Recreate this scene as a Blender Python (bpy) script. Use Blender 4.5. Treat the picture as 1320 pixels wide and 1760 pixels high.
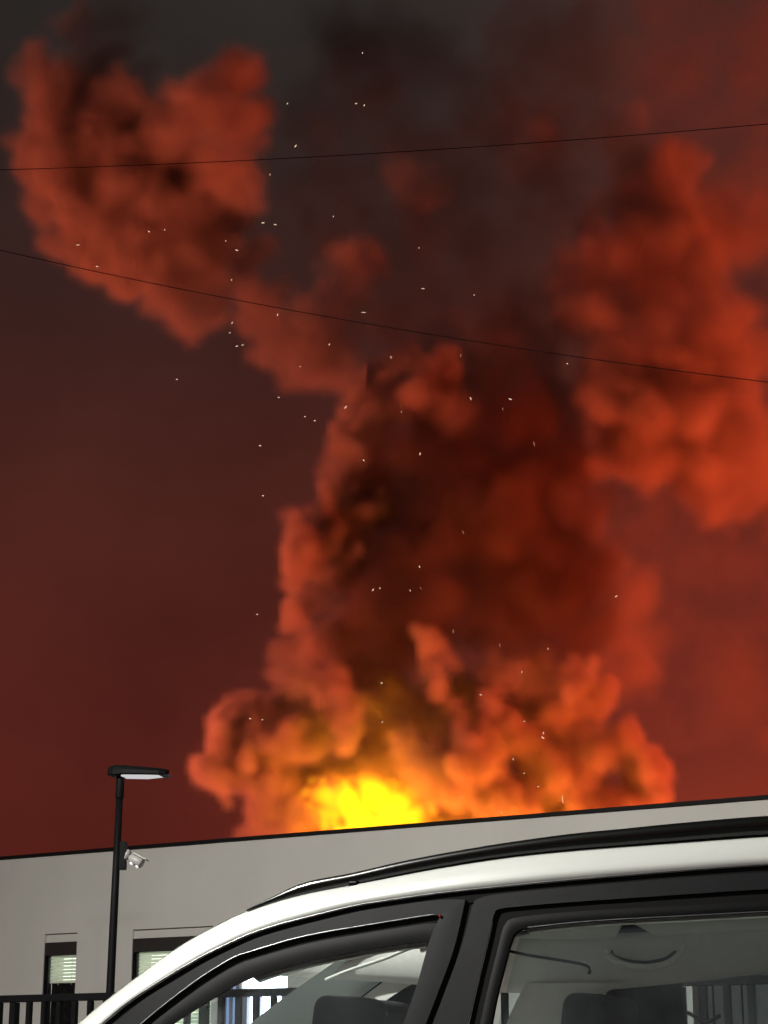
import bpy, bmesh, math, random
import numpy as np
from mathutils import Vector, Matrix

for _o in list(bpy.data.objects):
    bpy.data.objects.remove(_o, do_unlink=True)
SC = bpy.context.scene
COL = SC.collection
R = math.radians

# ------------------------------------------------------------------ camera
F_PX, PITCH, CAM_Z = 3300.0, R(16.1), 1.0          # focal length in pixels of the 1320 x 1760 frame
cam_data = bpy.data.cameras.new('camera')
cam = bpy.data.objects.new('camera', cam_data)
COL.objects.link(cam)
cam.location = (0, 0, CAM_Z)
cam.rotation_euler = (R(90) + PITCH, 0, 0)
cam_data.sensor_fit = 'VERTICAL'
cam_data.sensor_height = 24.0
cam_data.lens = 24.0 * F_PX / 1760.0
cam_data.clip_start = 0.05
cam_data.clip_end = 3000.0
SC.camera = cam

# ------------------------------------------------------------------ night sky, thick with lit smoke
world = bpy.data.worlds.new('World')
SC.world = world
world.use_nodes = True
wt = world.node_tree
wt.nodes.clear()
w_out = wt.nodes.new('ShaderNodeOutputWorld')
w_bg = wt.nodes.new('ShaderNodeBackground')
w_bg2 = wt.nodes.new('ShaderNodeBackground')
w_add = wt.nodes.new('ShaderNodeAddShader')
w_sky = wt.nodes.new('ShaderNodeTexSky')
w_sky.sky_type = 'NISHITA'
w_sky.sun_disc = False
w_sky.sun_elevation = R(-9)
w_sky.sun_rotation = R(150)
w_bg2.inputs['Strength'].default_value = 0.05
wt.links.new(w_sky.outputs['Color'], w_bg2.inputs['Color'])
w_co = wt.nodes.new('ShaderNodeTexCoord')
w_sep = wt.nodes.new('ShaderNodeSeparateXYZ')
w_ramp = wt.nodes.new('ShaderNodeValToRGB')
wt.links.new(w_co.outputs['Generated'], w_sep.inputs['Vector'])
wt.links.new(w_sep.outputs['Z'], w_ramp.inputs['Fac'])
_el = w_ramp.color_ramp.elements
SKY = [(0.0, (0.105, 0.0155, 0.0105)), (0.12, (0.102, 0.0160, 0.0112)), (0.24, (0.078, 0.0165, 0.0120)),
       (0.36, (0.042, 0.0142, 0.0118)), (0.50, (0.026, 0.0215, 0.0195)), (1.0, (0.022, 0.0210, 0.0200))]
while len(_el) < len(SKY):
    _el.new(0.5)
for _e, (_p, _c) in zip(_el, SKY):
    _e.position = _p
    _e.color = (*_c, 1)
w_n = wt.nodes.new('ShaderNodeTexNoise'); w_n.inputs['Scale'].default_value = 5.5; w_n.inputs['Detail'].default_value = 5
w_mr = wt.nodes.new('ShaderNodeMapRange')
w_mr.inputs['From Min'].default_value = .3; w_mr.inputs['From Max'].default_value = .7
w_mr.inputs['To Min'].default_value = .72; w_mr.inputs['To Max'].default_value = 1.28      # uneven drifting haze
w_mx = wt.nodes.new('ShaderNodeMix'); w_mx.data_type = 'RGBA'; w_mx.blend_type = 'MULTIPLY'; w_mx.inputs['Factor'].default_value = 1
wt.links.new(w_co.outputs['Generated'], w_n.inputs['Vector']); wt.links.new(w_n.outputs['Fac'], w_mr.inputs['Value'])
wt.links.new(w_ramp.outputs['Color'], w_mx.inputs['A']); wt.links.new(w_mr.outputs[0], w_mx.inputs['B'])
wt.links.new(w_mx.outputs['Result'], w_bg.inputs['Color'])
w_bg.inputs['Strength'].default_value = 1.0
wt.links.new(w_bg.outputs[0], w_add.inputs[0])
wt.links.new(w_bg2.outputs[0], w_add.inputs[1])
wt.links.new(w_add.outputs[0], w_out.inputs['Surface'])

# ------------------------------------------------------------------ exposure, sampling
SC.view_settings.view_transform = 'Standard'
SC.view_settings.look = 'None'
SC.view_settings.exposure = 0.0
SC.view_settings.gamma = 1.0
SC.cycles.use_denoising = True
SC.cycles.use_adaptive_sampling = True
SC.cycles.adaptive_threshold = 0.02
SC.cycles.volume_step_rate = 4.0
SC.cycles.volume_max_steps = 256
SC.cycles.volume_bounces = 0
SC.cycles.max_bounces = 8
SC.cycles.sample_clamp_indirect = 4.0


# ------------------------------------------------------------------ helpers
def at(px, py, y):
    """World point on the ray of photo pixel (px, py) at forward distance y."""
    a, b = (px - 660.0) / F_PX, (880.0 - py) / F_PX
    d = Vector((a, math.cos(PITCH) - b * math.sin(PITCH), math.sin(PITCH) + b * math.cos(PITCH)))
    return Vector((0, 0, CAM_Z)) + d * (y / d.y)


def tag(o, label=None, cat=None, group=None, kind=None):
    if label: o['label'] = label
    if cat: o['category'] = cat
    if group: o['group'] = group
    if kind: o['kind'] = kind
    return o


def point_lamp(name, loc, color, watts, radius, parent=None):
    d = bpy.data.lights.new(name, 'POINT')
    d.color = color; d.energy = watts; d.shadow_soft_size = radius
    o = bpy.data.objects.new(name, d); COL.objects.link(o)
    o.location = loc
    if parent: o.parent = parent
    return o
# ================================================================== MATERIALS
def principled(name, color, rough=.5, metal=0.0, noise=0.0, scale=8.0, bump=0.0, coat=0.0, emit=None, estr=0.0, spec=.5):
    m = bpy.data.materials.new(name); m.use_nodes = True
    nt = m.node_tree; b = nt.nodes['Principled BSDF']
    b.inputs['Base Color'].default_value = (*color, 1)
    b.inputs['Roughness'].default_value = rough
    b.inputs['Metallic'].default_value = metal
    b.inputs['Coat Weight'].default_value = coat
    b.inputs['Specular IOR Level'].default_value = spec
    if emit:
        b.inputs['Emission Color'].default_value = (*emit, 1)
        b.inputs['Emission Strength'].default_value = estr
    if noise or bump:
        tc = nt.nodes.new('ShaderNodeTexCoord'); nz = nt.nodes.new('ShaderNodeTexNoise')
        nz.inputs['Scale'].default_value = scale; nz.inputs['Detail'].default_value = 8; nz.inputs['Roughness'].default_value = .62
        nt.links.new(tc.outputs['Object'], nz.inputs['Vector'])
        if noise:
            mr = nt.nodes.new('ShaderNodeMapRange')
            mr.inputs['From Min'].default_value = .3; mr.inputs['From Max'].default_value = .7
            mr.inputs['To Min'].default_value = 1 - noise; mr.inputs['To Max'].default_value = 1 + noise
            mx = nt.nodes.new('ShaderNodeMix'); mx.data_type = 'RGBA'; mx.blend_type = 'MULTIPLY'
            mx.inputs['Factor'].default_value = 1
            mx.inputs['A'].default_value = (*color, 1)
            nt.links.new(nz.outputs['Fac'], mr.inputs['Value']); nt.links.new(mr.outputs[0], mx.inputs['B'])
            nt.links.new(mx.outputs['Result'], b.inputs['Base Color'])
        if bump:
            n2 = nt.nodes.new('ShaderNodeTexNoise'); n2.inputs['Scale'].default_value = scale * 12; n2.inputs['Detail'].default_value = 5
            nt.links.new(tc.outputs['Object'], n2.inputs['Vector'])
            bp = nt.nodes.new('ShaderNodeBump'); bp.inputs['Strength'].default_value = bump; bp.inputs['Distance'].default_value = .01
            nt.links.new(n2.outputs['Fac'], bp.inputs['Height']); nt.links.new(bp.outputs[0], b.inputs['Normal'])
    return m


def glass_sheet(name, tint, rough=.0, ior=1.5, dust=0.0):
    """A thin pane: tinted see-through plus Fresnel reflection."""
    m = bpy.data.materials.new(name); m.use_nodes = True
    nt = m.node_tree; nt.nodes.clear()
    o = nt.nodes.new('ShaderNodeOutputMaterial'); mix = nt.nodes.new('ShaderNodeMixShader')
    fr = nt.nodes.new('ShaderNodeFresnel')
    ge = nt.nodes.new('ShaderNodeNewGeometry'); mi = nt.nodes.new('ShaderNodeMix')      # both faces of a pane reflect alike
    mi.inputs[2].default_value = ior; mi.inputs[3].default_value = 1 / ior
    nt.links.new(ge.outputs['Backfacing'], mi.inputs[0]); nt.links.new(mi.outputs[0], fr.inputs['IOR'])
    tr = nt.nodes.new('ShaderNodeBsdfTransparent'); tr.inputs['Color'].default_value = (*tint, 1)
    gl = nt.nodes.new('ShaderNodeBsdfGlossy'); gl.inputs['Roughness'].default_value = rough
    nt.links.new(fr.outputs[0], mix.inputs[0]); nt.links.new(tr.outputs[0], mix.inputs[1]); nt.links.new(gl.outputs[0], mix.inputs[2])
    if dust:                            # a film of road dust on the pane
        df = nt.nodes.new('ShaderNodeBsdfDiffuse'); df.inputs['Color'].default_value = (.62, .66, .72, 1)
        m2 = nt.nodes.new('ShaderNodeMixShader'); nz = nt.nodes.new('ShaderNodeTexNoise'); tc = nt.nodes.new('ShaderNodeTexCoord')
        nz.inputs['Scale'].default_value = 3.5; nz.inputs['Detail'].default_value = 9
        mr = nt.nodes.new('ShaderNodeMapRange'); mr.inputs['From Min'].default_value = .3; mr.inputs['From Max'].default_value = .75
        mr.inputs['To Min'].default_value = dust * .4; mr.inputs['To Max'].default_value = dust * 1.8
        nt.links.new(tc.outputs['Object'], nz.inputs['Vector']); nt.links.new(nz.outputs['Fac'], mr.inputs['Value']); nt.links.new(mr.outputs[0], m2.inputs[0])
        nt.links.new(mix.outputs[0], m2.inputs[1]); nt.links.new(df.outputs[0], m2.inputs[2]); mix = m2
    nt.links.new(mix.outputs[0], o.inputs['Surface'])
    return m


def translucent(name, color):
    m = bpy.data.materials.new(name); m.use_nodes = True
    nt = m.node_tree; nt.nodes.clear()
    o = nt.nodes.new('ShaderNodeOutputMaterial'); mix = nt.nodes.new('ShaderNodeMixShader'); mix.inputs[0].default_value = .6
    d = nt.nodes.new('ShaderNodeBsdfDiffuse'); t = nt.nodes.new('ShaderNodeBsdfTranslucent')
    d.inputs[0].default_value = (*color, 1); t.inputs[0].default_value = (*color, 1)
    nt.links.new(d.outputs[0], mix.inputs[1]); nt.links.new(t.outputs[0], mix.inputs[2]); nt.links.new(mix.outputs[0], o.inputs['Surface'])
    return m


def emission(name, color, strength):
    m = bpy.data.materials.new(name); m.use_nodes = True
    nt = m.node_tree; nt.nodes.clear()
    o = nt.nodes.new('ShaderNodeOutputMaterial'); e = nt.nodes.new('ShaderNodeEmission')
    e.inputs[0].default_value = (*color, 1); e.inputs[1].default_value = strength
    nt.links.new(e.outputs[0], o.inputs['Surface'])
    return m


M = {
 'asphalt': principled('asphalt', (.05, .05, .052), .9, noise=.35, scale=2.0, bump=.5),
 'render': principled('wall_render', (.61, .595, .555), .9, noise=.05, scale=.9, bump=.25),
 'roofing': principled('roofing', (.09, .09, .09), .9, noise=.2, scale=3),
 'cap': principled('cap_metal', (.007, .006, .0055), .7, noise=.3, scale=5, spec=.2),
 'black_metal': principled('black_metal', (.0035, .0035, .004), .6, noise=.3, scale=12, spec=.12),
 'window_frame': principled('window_frame', (.018, .018, .018), .4),
 'box': principled('shutter_box', (.022, .020, .018), .6, noise=.2, scale=9),
 'slat': translucent('blind_slat', (.80, .82, .74)),
 'room': emission('lit_room', (.95, 1.0, .86), 2.6),
 'dark_glass': principled('dark_glass', (.008, .009, .010), .12, spec=.15, noise=.8, scale=14),
 'pane': glass_sheet('window_pane', (.86, .90, .88)),
 'led': emission('led_panel', (.95, .93, .95), .62),
 'street_led': emission('street_led', (1.0, .97, .88), 60.0),
 'grey_plastic': principled('grey_plastic', (.34, .33, .32), .45),
 'lens': principled('lens', (.8, .8, .78), .15, emit=(1, 1, .96), estr=.55),
 'wire': principled('wire_rubber', (.006, .005, .005), .8, spec=.1),
 'door_light': emission('door_light', (.80, .86, 1.0), 10.0),
 'glare_panel': emission('glare_panel', (.42, .56, .95), .75),
 'door_frame': principled('door_frame', (.25, .26, .32), .4),
 'paint': principled('car_paint', (.66, .68, .65), .35, coat=.6, noise=.015, scale=3),
 'trim': principled('black_trim', (.003, .003, .0035), .5, noise=.25, scale=30, spec=.05),
 'gloss_trim': principled('pillar_trim', (.0075, .008, .0092), .45, noise=.25, scale=14, spec=.08),
 'rubber': principled('rubber_seal', (.004, .004, .004), .8, spec=.08),
 'chrome': principled('edge_metal', (.22, .22, .225), .35, metal=1.0),
 'rail': principled('rail_black', (.004, .0045, .004), .22, spec=.4),
 'car_glass': glass_sheet('car_glass', (.90, .94, .94), dust=.017),
 'tint': glass_sheet('deflector', (.16, .16, .17)),
 'liner': principled('headliner', (.78, .80, .77), .95, noise=.06, scale=40, bump=.2),
 'pillar_liner': principled('pillar_liner', (.80, .75, .70), .8, noise=.05, scale=30),
 'seat': principled('seat_cloth', (.014, .013, .014), .9, noise=.3, scale=40, bump=.3),
 'dash': principled('dashboard', (.03, .03, .033), .7, noise=.2, scale=20),
 'tyre': principled('tyre_rubber', (.018, .018, .018), .85),
 'alloy': principled('alloy', (.45, .46, .47), .3, metal=1.0),
 'red': principled('red_mark', (.6, .02, .015), .4),
 'gate': principled('gate_panel', (.022, .022, .024), .5, noise=.2, scale=6),
 'spark': emission('spark', (1.0, .70, .48), 1.05),
 'spark_dim': emission('spark_dim', (1.0, .45, .28), .45),
}


def obj(name, me, mat, parent=None, smooth=False):
    if isinstance(me, bmesh.types.BMesh):
        bm = me; me = bpy.data.meshes.new(name)
        bmesh.ops.recalc_face_normals(bm, faces=bm.faces)
        bm.to_mesh(me); bm.free()
    o = bpy.data.objects.new(name, me); COL.objects.link(o)
    if mat is not None and not me.materials:
        me.materials.append(M[mat])
    if smooth:
        for p in me.polygons: p.use_smooth = True
    if parent is not None: o.parent = parent
    return o


def empty(name, loc=(0, 0, 0)):
    o = bpy.data.objects.new(name, None); COL.objects.link(o); o.location = loc
    o.empty_display_size = .2
    return o


def add_box(bm, o, ux, uy, uz, x0, x1, y0, y1, z0, z1):
    """Box in a frame given by origin o and three axes."""
    vs = [bm.verts.new(o + ux * x + uy * y + uz * z) for x in (x0, x1) for y in (y0, y1) for z in (z0, z1)]
    for f in ((0, 1, 3, 2), (4, 6, 7, 5), (0, 4, 5, 1), (2, 3, 7, 6), (0, 2, 6, 4), (1, 5, 7, 3)):
        bm.faces.new([vs[i] for i in f])


def add_tube(bm, pts, radii, n=10, caps=True):
    rings = []
    for i, p in enumerate(pts):
        t = (pts[min(i + 1, len(pts) - 1)] - pts[max(i - 1, 0)]).normalized()
        up = Vector((0, 0, 1)) if abs(t.z) < .9 else Vector((0, 1, 0))
        a = t.cross(up).normalized(); b = t.cross(a)
        r = radii[i] if isinstance(radii, (list, tuple)) else radii
        rings.append([bm.verts.new(p + (a * math.cos(k * 2 * math.pi / n) + b * math.sin(k * 2 * math.pi / n)) * r) for k in range(n)])
    for q, s in zip(rings, rings[1:]):
        for k in range(n):
            bm.faces.new((q[k], q[(k + 1) % n], s[(k + 1) % n], s[k]))
    if caps:
        bm.faces.new(rings[0]); bm.faces.new(rings[-1][::-1])


def bevel(o, w=.004, seg=2):
    md = o.modifiers.new('bevel', 'BEVEL'); md.width = w; md.segments = seg; md.limit_method = 'ANGLE'; md.angle_limit = R(35)
    return o


Z = Vector((0, 0, 1))
# ================================================================== GROUND
bm = bmesh.new()
add_box(bm, Vector((0, 0, 0)), Vector((1, 0, 0)), Vector((0, 1, 0)), Z, -900, 900, -900, 900, -.5, 0)
tag(obj('ground', bm, 'asphalt'), kind='structure')

# ================================================================== BUILDING
U = Vector((.832, -.555, 0)).normalized()            # along the wall, to the right and nearer
NRM = Vector((-U.y, U.x, 0)) * -1                     # out of the wall, towards the camera
if NRM.y > 0: NRM = -NRM
W0 = at(660, 1426, 20.0); ROOF_Z = W0.z; W0.z = 0


def on_wall(px, py, inset=0.0):
    a = at(px, py, 10.0) - cam.location
    p0 = W0 - NRM * inset
    t = (p0 - cam.location).dot(NRM) / a.dot(NRM)
    p = cam.location + a * t
    return (p - W0).dot(U), p.z


building = empty('building', W0)
tag(building, 'low pale grey rendered building with a dark metal roof edge', 'building')


def wp(s, d, z):                                       # d: depth into the wall
    return U * s - NRM * d + Z * z


S0, S1 = -34.0, 15.0
# openings: s0, s1, z0, z1
w1s0, w1z = on_wall(77, 1605.5); w1s1, _ = on_wall(133, 1603.5)
w2s0, _ = on_wall(228, 1598); w2s1, _ = on_wall(366, 1590)
d0, dz = on_wall(416, 1662); d1, _ = on_wall(494, 1660)
l0, lz = on_wall(374, 1690); l1, _ = on_wall(411, 1688)  # opening for the added glare panel
g0, gz = on_wall(1188, 1662); g1, _ = on_wall(1420, 1660)
WIN_TOP = w1z
OPEN = [(w1s0, w1s1, .95, WIN_TOP), (w2s0, w2s1, .95, WIN_TOP), (l0, l1, .02, lz), (d0, d1, .02, dz), (g0, g1, .02, gz)]


def wall_with_openings(openings, depth):
    bm = bmesh.new()
    xs = sorted({S0, S1, *[o[0] for o in openings], *[o[1] for o in openings]})
    zs = sorted({0.0, ROOF_Z, *[o[2] for o in openings], *[o[3] for o in openings]})
    def open_at(x, z):
        return any(o[0] < x < o[1] and o[2] < z < o[3] for o in openings)
    cache = {}
    def v(s, d, z):
        k = (round(s, 5), round(d, 5), round(z, 5))
        if k not in cache: cache[k] = bm.verts.new(wp(s, d, z))
        return cache[k]
    for a, b in zip(xs, xs[1:]):
        for c, d in zip(zs, zs[1:]):
            if not open_at((a + b) / 2, (c + d) / 2):
                bm.faces.new((v(a, 0, c), v(b, 0, c), v(b, 0, d), v(a, 0, d)))
                bm.faces.new((v(a, depth, c), v(a, depth, d), v(b, depth, d), v(b, depth, c)))
    for s0, s1, z0, z1 in openings:
        for q in (((s0, z0), (s0, z1)), ((s1, z0), (s1, z1)), ((s0, z1), (s1, z1)), ((s0, z0), (s1, z0))):
            (sa, za), (sb, zb) = q
            cuts_s = [x for x in xs if min(sa, sb) <= x <= max(sa, sb)]; cuts_z = [x for x in zs if min(za, zb) <= x <= max(za, zb)]
            path = [(s, za) for s in cuts_s] if za == zb else [(sa, z) for z in cuts_z]
            for (a1, a2), (b1, b2) in zip(path, path[1:]):
                bm.faces.new((v(a1, 0, a2), v(b1, 0, b2), v(b1, depth, b2), v(a1, depth, a2)))
    for s in (S0, S1):
        for c, d in zip(zs, zs[1:]):
            bm.faces.new((v(s, 0, c), v(s, depth, c), v(s, depth, d), v(s, 0, d)))
    for a, b in zip(xs, xs[1:]):
        bm.faces.new((v(a, 0, ROOF_Z), v(b, 0, ROOF_Z), v(b, depth, ROOF_Z), v(a, depth, ROOF_Z)))
    return bm


obj('wall', wall_with_openings(OPEN, .34), 'render', building)
bm = bmesh.new()
o0 = Vector((0, 0, 0))
add_box(bm, o0, U, -NRM, Z, S0, S0 + .3, .345, 12, 0, ROOF_Z - .01); obj('wall', bm, 'render', building)
bm = bmesh.new(); add_box(bm, o0, U, -NRM, Z, S1 - .3, S1, .345, 12, 0, ROOF_Z - .01); obj('wall', bm, 'render', building)
bm = bmesh.new(); add_box(bm, o0, U, -NRM, Z, S0 + .3, S1 - .3, 11.7, 12, 0, ROOF_Z - .01); obj('wall', bm, 'render', building)
bm = bmesh.new(); add_box(bm, o0, U, -NRM, Z, S0 + .01, S1 - .01, .36, 11.69, ROOF_Z - .42, ROOF_Z - .2); obj('roof', bm, 'roofing', building)
# roof edge: folded metal lengths with narrow joints
random.seed(3)
x = S0 - .03
while x < S1:
    ln = min(3.0, S1 + .03 - x)
    bm = bmesh.new(); add_box(bm, o0, U, -NRM, Z, x, x + ln - .006, -.03, .38, ROOF_Z + .003, ROOF_Z + .036 + random.uniform(0, .003))
    obj('roof_edge', bm, 'cap', building)
    x += 3.0


def window(s0, s1, z0, z1, blind_to, name='window'):
    w = s1 - s0
    root = empty(name); root.parent = building
    bz0, bz1 = z1 - .245, z1 - .098                   # shutter box, set back in the recess
    bm = bmesh.new(); add_box(bm, o0, U, -NRM, Z, s0 - .012, s1 - .004, .012, .16, bz0, bz1); bevel(obj('shutter_box', bm, 'box', root), .006)
    bm = bmesh.new(); add_box(bm, o0, U, -NRM, Z, s0 + .001, s1 - .001, .035, .16, bz1 + .003, z1 - .001); obj('recess_panel', bm, 'render', root)
    bm = bmesh.new()
    add_box(bm, o0, U, -NRM, Z, s0 + .002, s0 + .045, .045, .10, z0 + .002, bz0 - .002)
    add_box(bm, o0, U, -NRM, Z, s1 - .02, s1 - .002, .045, .10, z0 + .002, bz0 - .002)
    add_box(bm, o0, U, -NRM, Z, s0 + .047, s1 - .022, .045, .10, z0 + .002, z0 + .07)
    obj('frame', bm, 'window_frame', root)
    bm = bmesh.new(); add_box(bm, o0, U, -NRM, Z, s0 + .003, s0 + .03, .012, .043, z0 + .002, bz0 - .002); obj('guide_rail', bm, 'black_metal', root)
    bm = bmesh.new(); add_box(bm, o0, U, -NRM, Z, s0 - .03, s1 + .03, -.04, .04, z0 - .04, z0 - .003); obj('sill', bm, 'cap', root)
    bm = bmesh.new(); add_box(bm, o0, U, -NRM, Z, s0 + .048, s1 - .023, .100, .104, blind_to + .05, bz0 - .003); obj('pane', bm, 'pane', root)
    # blind in front of the pane: tilted slats
    bm = bmesh.new()
    zz = bz0 - .02
    while zz > blind_to:
        up = (Z * .97 - NRM * .22).normalized(); nn = up.cross(U).normalized()
        add_box(bm, wp(0, .072, zz), U, nn, up, s0 + .05, s1 - .024, -.0012, .0012, -.0165, .0165)
        zz -= .0385 + random.uniform(-.001, .001)
    for s in (s0 + .08 + w * .18, s1 - .036 - w * .18):
        add_box(bm, o0, U, -NRM, Z, s, s + .004, .070, .074, blind_to, bz0 - .01)
    tag(obj('blind', bm, 'slat', root), kind='stuff')
    bm = bmesh.new(); add_box(bm, o0, U, -NRM, Z, s0 - .1, s1 + .02, .35, .36, blind_to - .05, bz0 + .05); obj('room_glow', bm, 'room', root)  # glowing panel added behind the blind in place of room lamps
    bm = bmesh.new(); add_box(bm, o0, U, -NRM, Z, s0 + .048, s1 - .023, .106, .112, z0 + .072, blind_to + .035); obj('lower_pane', bm, 'dark_glass', root)
    return root


_, b1 = on_wall(100, 1694, .2)
window(w1s0, w1s1, .95, WIN_TOP, b1)
window(w2s0, w2s1, .95, WIN_TOP, 1.3)
# brightly lit glazed door, seen through the car
door = empty('glazed_door'); door.parent = building
bm = bmesh.new(); add_box(bm, o0, U, -NRM, Z, d0 + .004, d1 - .004, .02, .08, dz - .07, dz - .003); obj('door_frame', bm, 'door_frame', door)
zt = on_wall(450, 1707)[1]
bm = bmesh.new(); add_box(bm, o0, U, -NRM, Z, d0 + .004, d1 - .004, .015, .08, zt - .03, zt + .03); obj('transom', bm, 'door_frame', door)
for a, b in ((d0 + .004, d0 + .06), (d0 + .15, d0 + .22), (d1 - .09, d1 - .004)):
    bm = bmesh.new(); add_box(bm, o0, U, -NRM, Z, a, b, .02, .08, .03, zt - .032); obj('door_stile', bm, 'door_frame', door)
bm = bmesh.new(); add_box(bm, o0, U, -NRM, Z, d0 + .01, d1 - .01, .09, .10, .03, dz - .01); obj('lit_pane', bm, 'door_light', door)
bm = bmesh.new(); add_box(bm, o0, U, -NRM, Z, l0 + .004, l1 - .004, .05, .06, .03, lz - .004); obj('glare_panel', bm, 'glare_panel', door)  # added glowing panel, imitates the blue glare on the car glass
for k in range(3):
    a = l0 + (l1 - l0) * (k + .7) / 3.4
    bm = bmesh.new(); add_box(bm, o0, U, -NRM, Z, a, a + .03, .02, .048, .03, lz - .004); obj('door_stile', bm, 'door_frame', door)  # bars that break the added panel into streaks
# dark gate on the right, behind the car
gate = empty('roller_gate'); gate.parent = building
n = 9
for k in range(n):
    a = g0 + .01 + (g1 - g0 - .02) * k / n; b = g0 + .01 + (g1 - g0 - .02) * (k + 1) / n
    bm = bmesh.new(); add_box(bm, o0, U, -NRM, Z, a, b - .012, .12 + .02 * (k % 2), .17, .03, gz - .01); obj('gate_panel', bm, 'gate', gate)

# ================================================================== RAILING
rail_p = at(190, 1706, 15.6); RZ = rail_p.z; rail_p.z = 0
fence = empty('railing', rail_p)
tag(fence, 'black metal railing with upright bars in front of the building', 'railing')
FS0, FS1 = -9.0, 8.6
bm = bmesh.new(); add_box(bm, o0, U, -NRM, Z, FS0, FS1, -.025, .025, RZ - .058, RZ); bevel(obj('top_rail', bm, 'black_metal', fence), .005)
bm = bmesh.new(); add_box(bm, o0, U, -NRM, Z, FS0, FS1, -.02, .02, .12, .16); obj('bottom_rail', bm, 'black_metal', fence)
bm = bmesh.new(); add_box(bm, o0, U, -NRM, Z, -.021, .021, -.019, .019, .161, RZ - .059)
bar_me = bpy.data.meshes.new('bar'); bmesh.ops.recalc_face_normals(bm, faces=bm.faces); bm.to_mesh(bar_me); bm.free(); bar_me.materials.append(M['black_metal'])
k = 0; s = FS0 + .05
while s < FS1:
    if k % 12 == 0:
        bm = bmesh.new(); add_box(bm, o0, U, -NRM, Z, s - .03, s + .03, -.03, .03, 0, RZ - .06); obj('post', bm, 'black_metal', fence)
    else:
        b = obj('bar', bar_me, None, fence); b.location = U * s
    s += .165; k += 1
# rubber hose looped over the railing, seen through the rear window
pa = at(1095, 1748, 12.4)
pts = []
for i in range(41):
    t = i / 40
    q = at(1105 + 135 * t, 1742 - 7 * math.sin(t * 4.3 * math.pi) + 10 * t, 12.4 - .55 * t) + NRM * .03
    pts.append(q)
bm = bmesh.new(); add_tube(bm, pts, .012, 8)
tag(obj('hose', bm, 'wire', None, True), 'black wavy hose hung along the railing, seen through the rear window', 'hose')

# ================================================================== LAMP POST
base = at(195, 1560, 16.2); base.z = 0
lamp = empty('lamp_post', base)
tag(lamp, 'slim black lamp post with flat head in front of the grey wall', 'lamp post')
top_z = at(205, 1332, 16.2).z
lean = .010
def lp(z): return Vector((lean * (z - 1.6), 0, z))
bm = bmesh.new(); add_tube(bm, [lp(.0), lp(.8), lp(2.2), lp(top_z - .19)], [.042, .037, .033, .029], 20); obj('pole', bm, 'black_metal', lamp, True)
bm = bmesh.new(); add_tube(bm, [lp(top_z - .20), lp(top_z - .19), lp(top_z - .02), lp(top_z + .035)], [.034, .037, .037, .037], 20); obj('sleeve', bm, 'black_metal', lamp, True)
bm = bmesh.new(); add_tube(bm, [Vector((0, 0, 0)), Vector((0, 0, .02))], .13, 20); obj('base_plate', bm, 'black_metal', lamp)
# flat head: rounded slab outline lofted with a thinner nose
ht = lp(top_z)
hx = Vector((.985, -.17, -.055)).normalized(); hy = Vector((.17, .985, 0)).normalized(); hz = hx.cross(hy).normalized()
if hz.z < 0: hz = -hz
bm = bmesh.new()
prof = [(-.105, .035, .006, .044), (-.095, .07, -.014, .062), (-.04, .095, -.016, .078), (.05, .11, -.006, .078), (.20, .115, -.002, .070), (.36, .11, .000, .062), (.415, .09, .004, .056), (.435, .05, .012, .046)]
rings = []
for x, hw, zb, zt_ in prof:
    ring = []
    for yy, zz in ((-hw, zb + .008), (-hw * .9, zb), (hw * .9, zb), (hw, zb + .008), (hw, (zb + zt_) / 2), (hw * .8, zt_ - .006), (0, zt_), (-hw * .8, zt_ - .006), (-hw, (zb + zt_) / 2)):
        ring.append(bm.verts.new(ht + hx * x + hy * yy + hz * zz))
    rings.append(ring)
for q, s_ in zip(rings, rings[1:]):
    for k in range(9):
        bm.faces.new((q[k], q[(k + 1) % 9], s_[(k + 1) % 9], s_[k]))
bm.faces.new(rings[0]); bm.faces.new(rings[-1])
head = obj('lamp_head', bm, 'black_metal', lamp)
bm = bmesh.new()
vs = [bm.verts.new(ht + hx * x + hy * y + hz * z) for x, y, z in ((.03, -.085, .002), (.03, .085, .002), (.37, .075, .002), (.37, -.075, .002), (.03, -.08, -.020), (.03, .08, -.020), (.22, .075, -.018), (.22, -.075, -.018), (.34, -.06, -.002), (.34, .06, -.002))]
for f in ((0, 1, 2, 3), (0, 4, 5, 1), (4, 7, 6, 5), (7, 8, 9, 6), (8, 3, 2, 9), (0, 3, 8, 7, 4), (1, 5, 6, 9, 2)):
    bm.faces.new([vs[i] for i in f])
obj('light_panel', bm, 'led', head)
bxp = lp(at(210, 1471, 16.2).z)
bz = .47 * .232 / 2 + .055
bm = bmesh.new(); add_box(bm, bxp, Vector((1, 0, 0)), Vector((0, 1, 0)), Z, .026, .082, -.045, .045, -.115, .115); bevel(obj('junction_box', bm, 'black_metal', lamp), .006)
bm = bmesh.new(); add_tube(bm, [bxp + Vector((.083, -.01, .005)), bxp + Vector((.10, -.012, .0)), bxp + Vector((.115, -.015, -.008))], [.052, .046, .022], 16)
br = obj('camera_bracket', bm, 'grey_plastic', lamp, True)
cd = Vector((.80, -.25, -.42)).normalized()
c0 = bxp + Vector((.11, -.015, -.012))
bm = bmesh.new(); add_tube(bm, [c0, c0 + cd * .012, c0 + cd * .06, c0 + cd * .125, c0 + cd * .13], [.022, .036, .042, .043, .036], 18)
cm = obj('security_camera', bm, 'grey_plastic', lamp, True)
cu = cd.cross(Vector((0, 1, 0))).normalized()
if cu.z < 0: cu = -cu
bm = bmesh.new(); add_box(bm, c0 + cu * .04, cd, cd.cross(cu), cu, .03, .155, -.04, .04, 0, .008); obj('sun_hood', bm, 'grey_plastic', cm)
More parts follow.
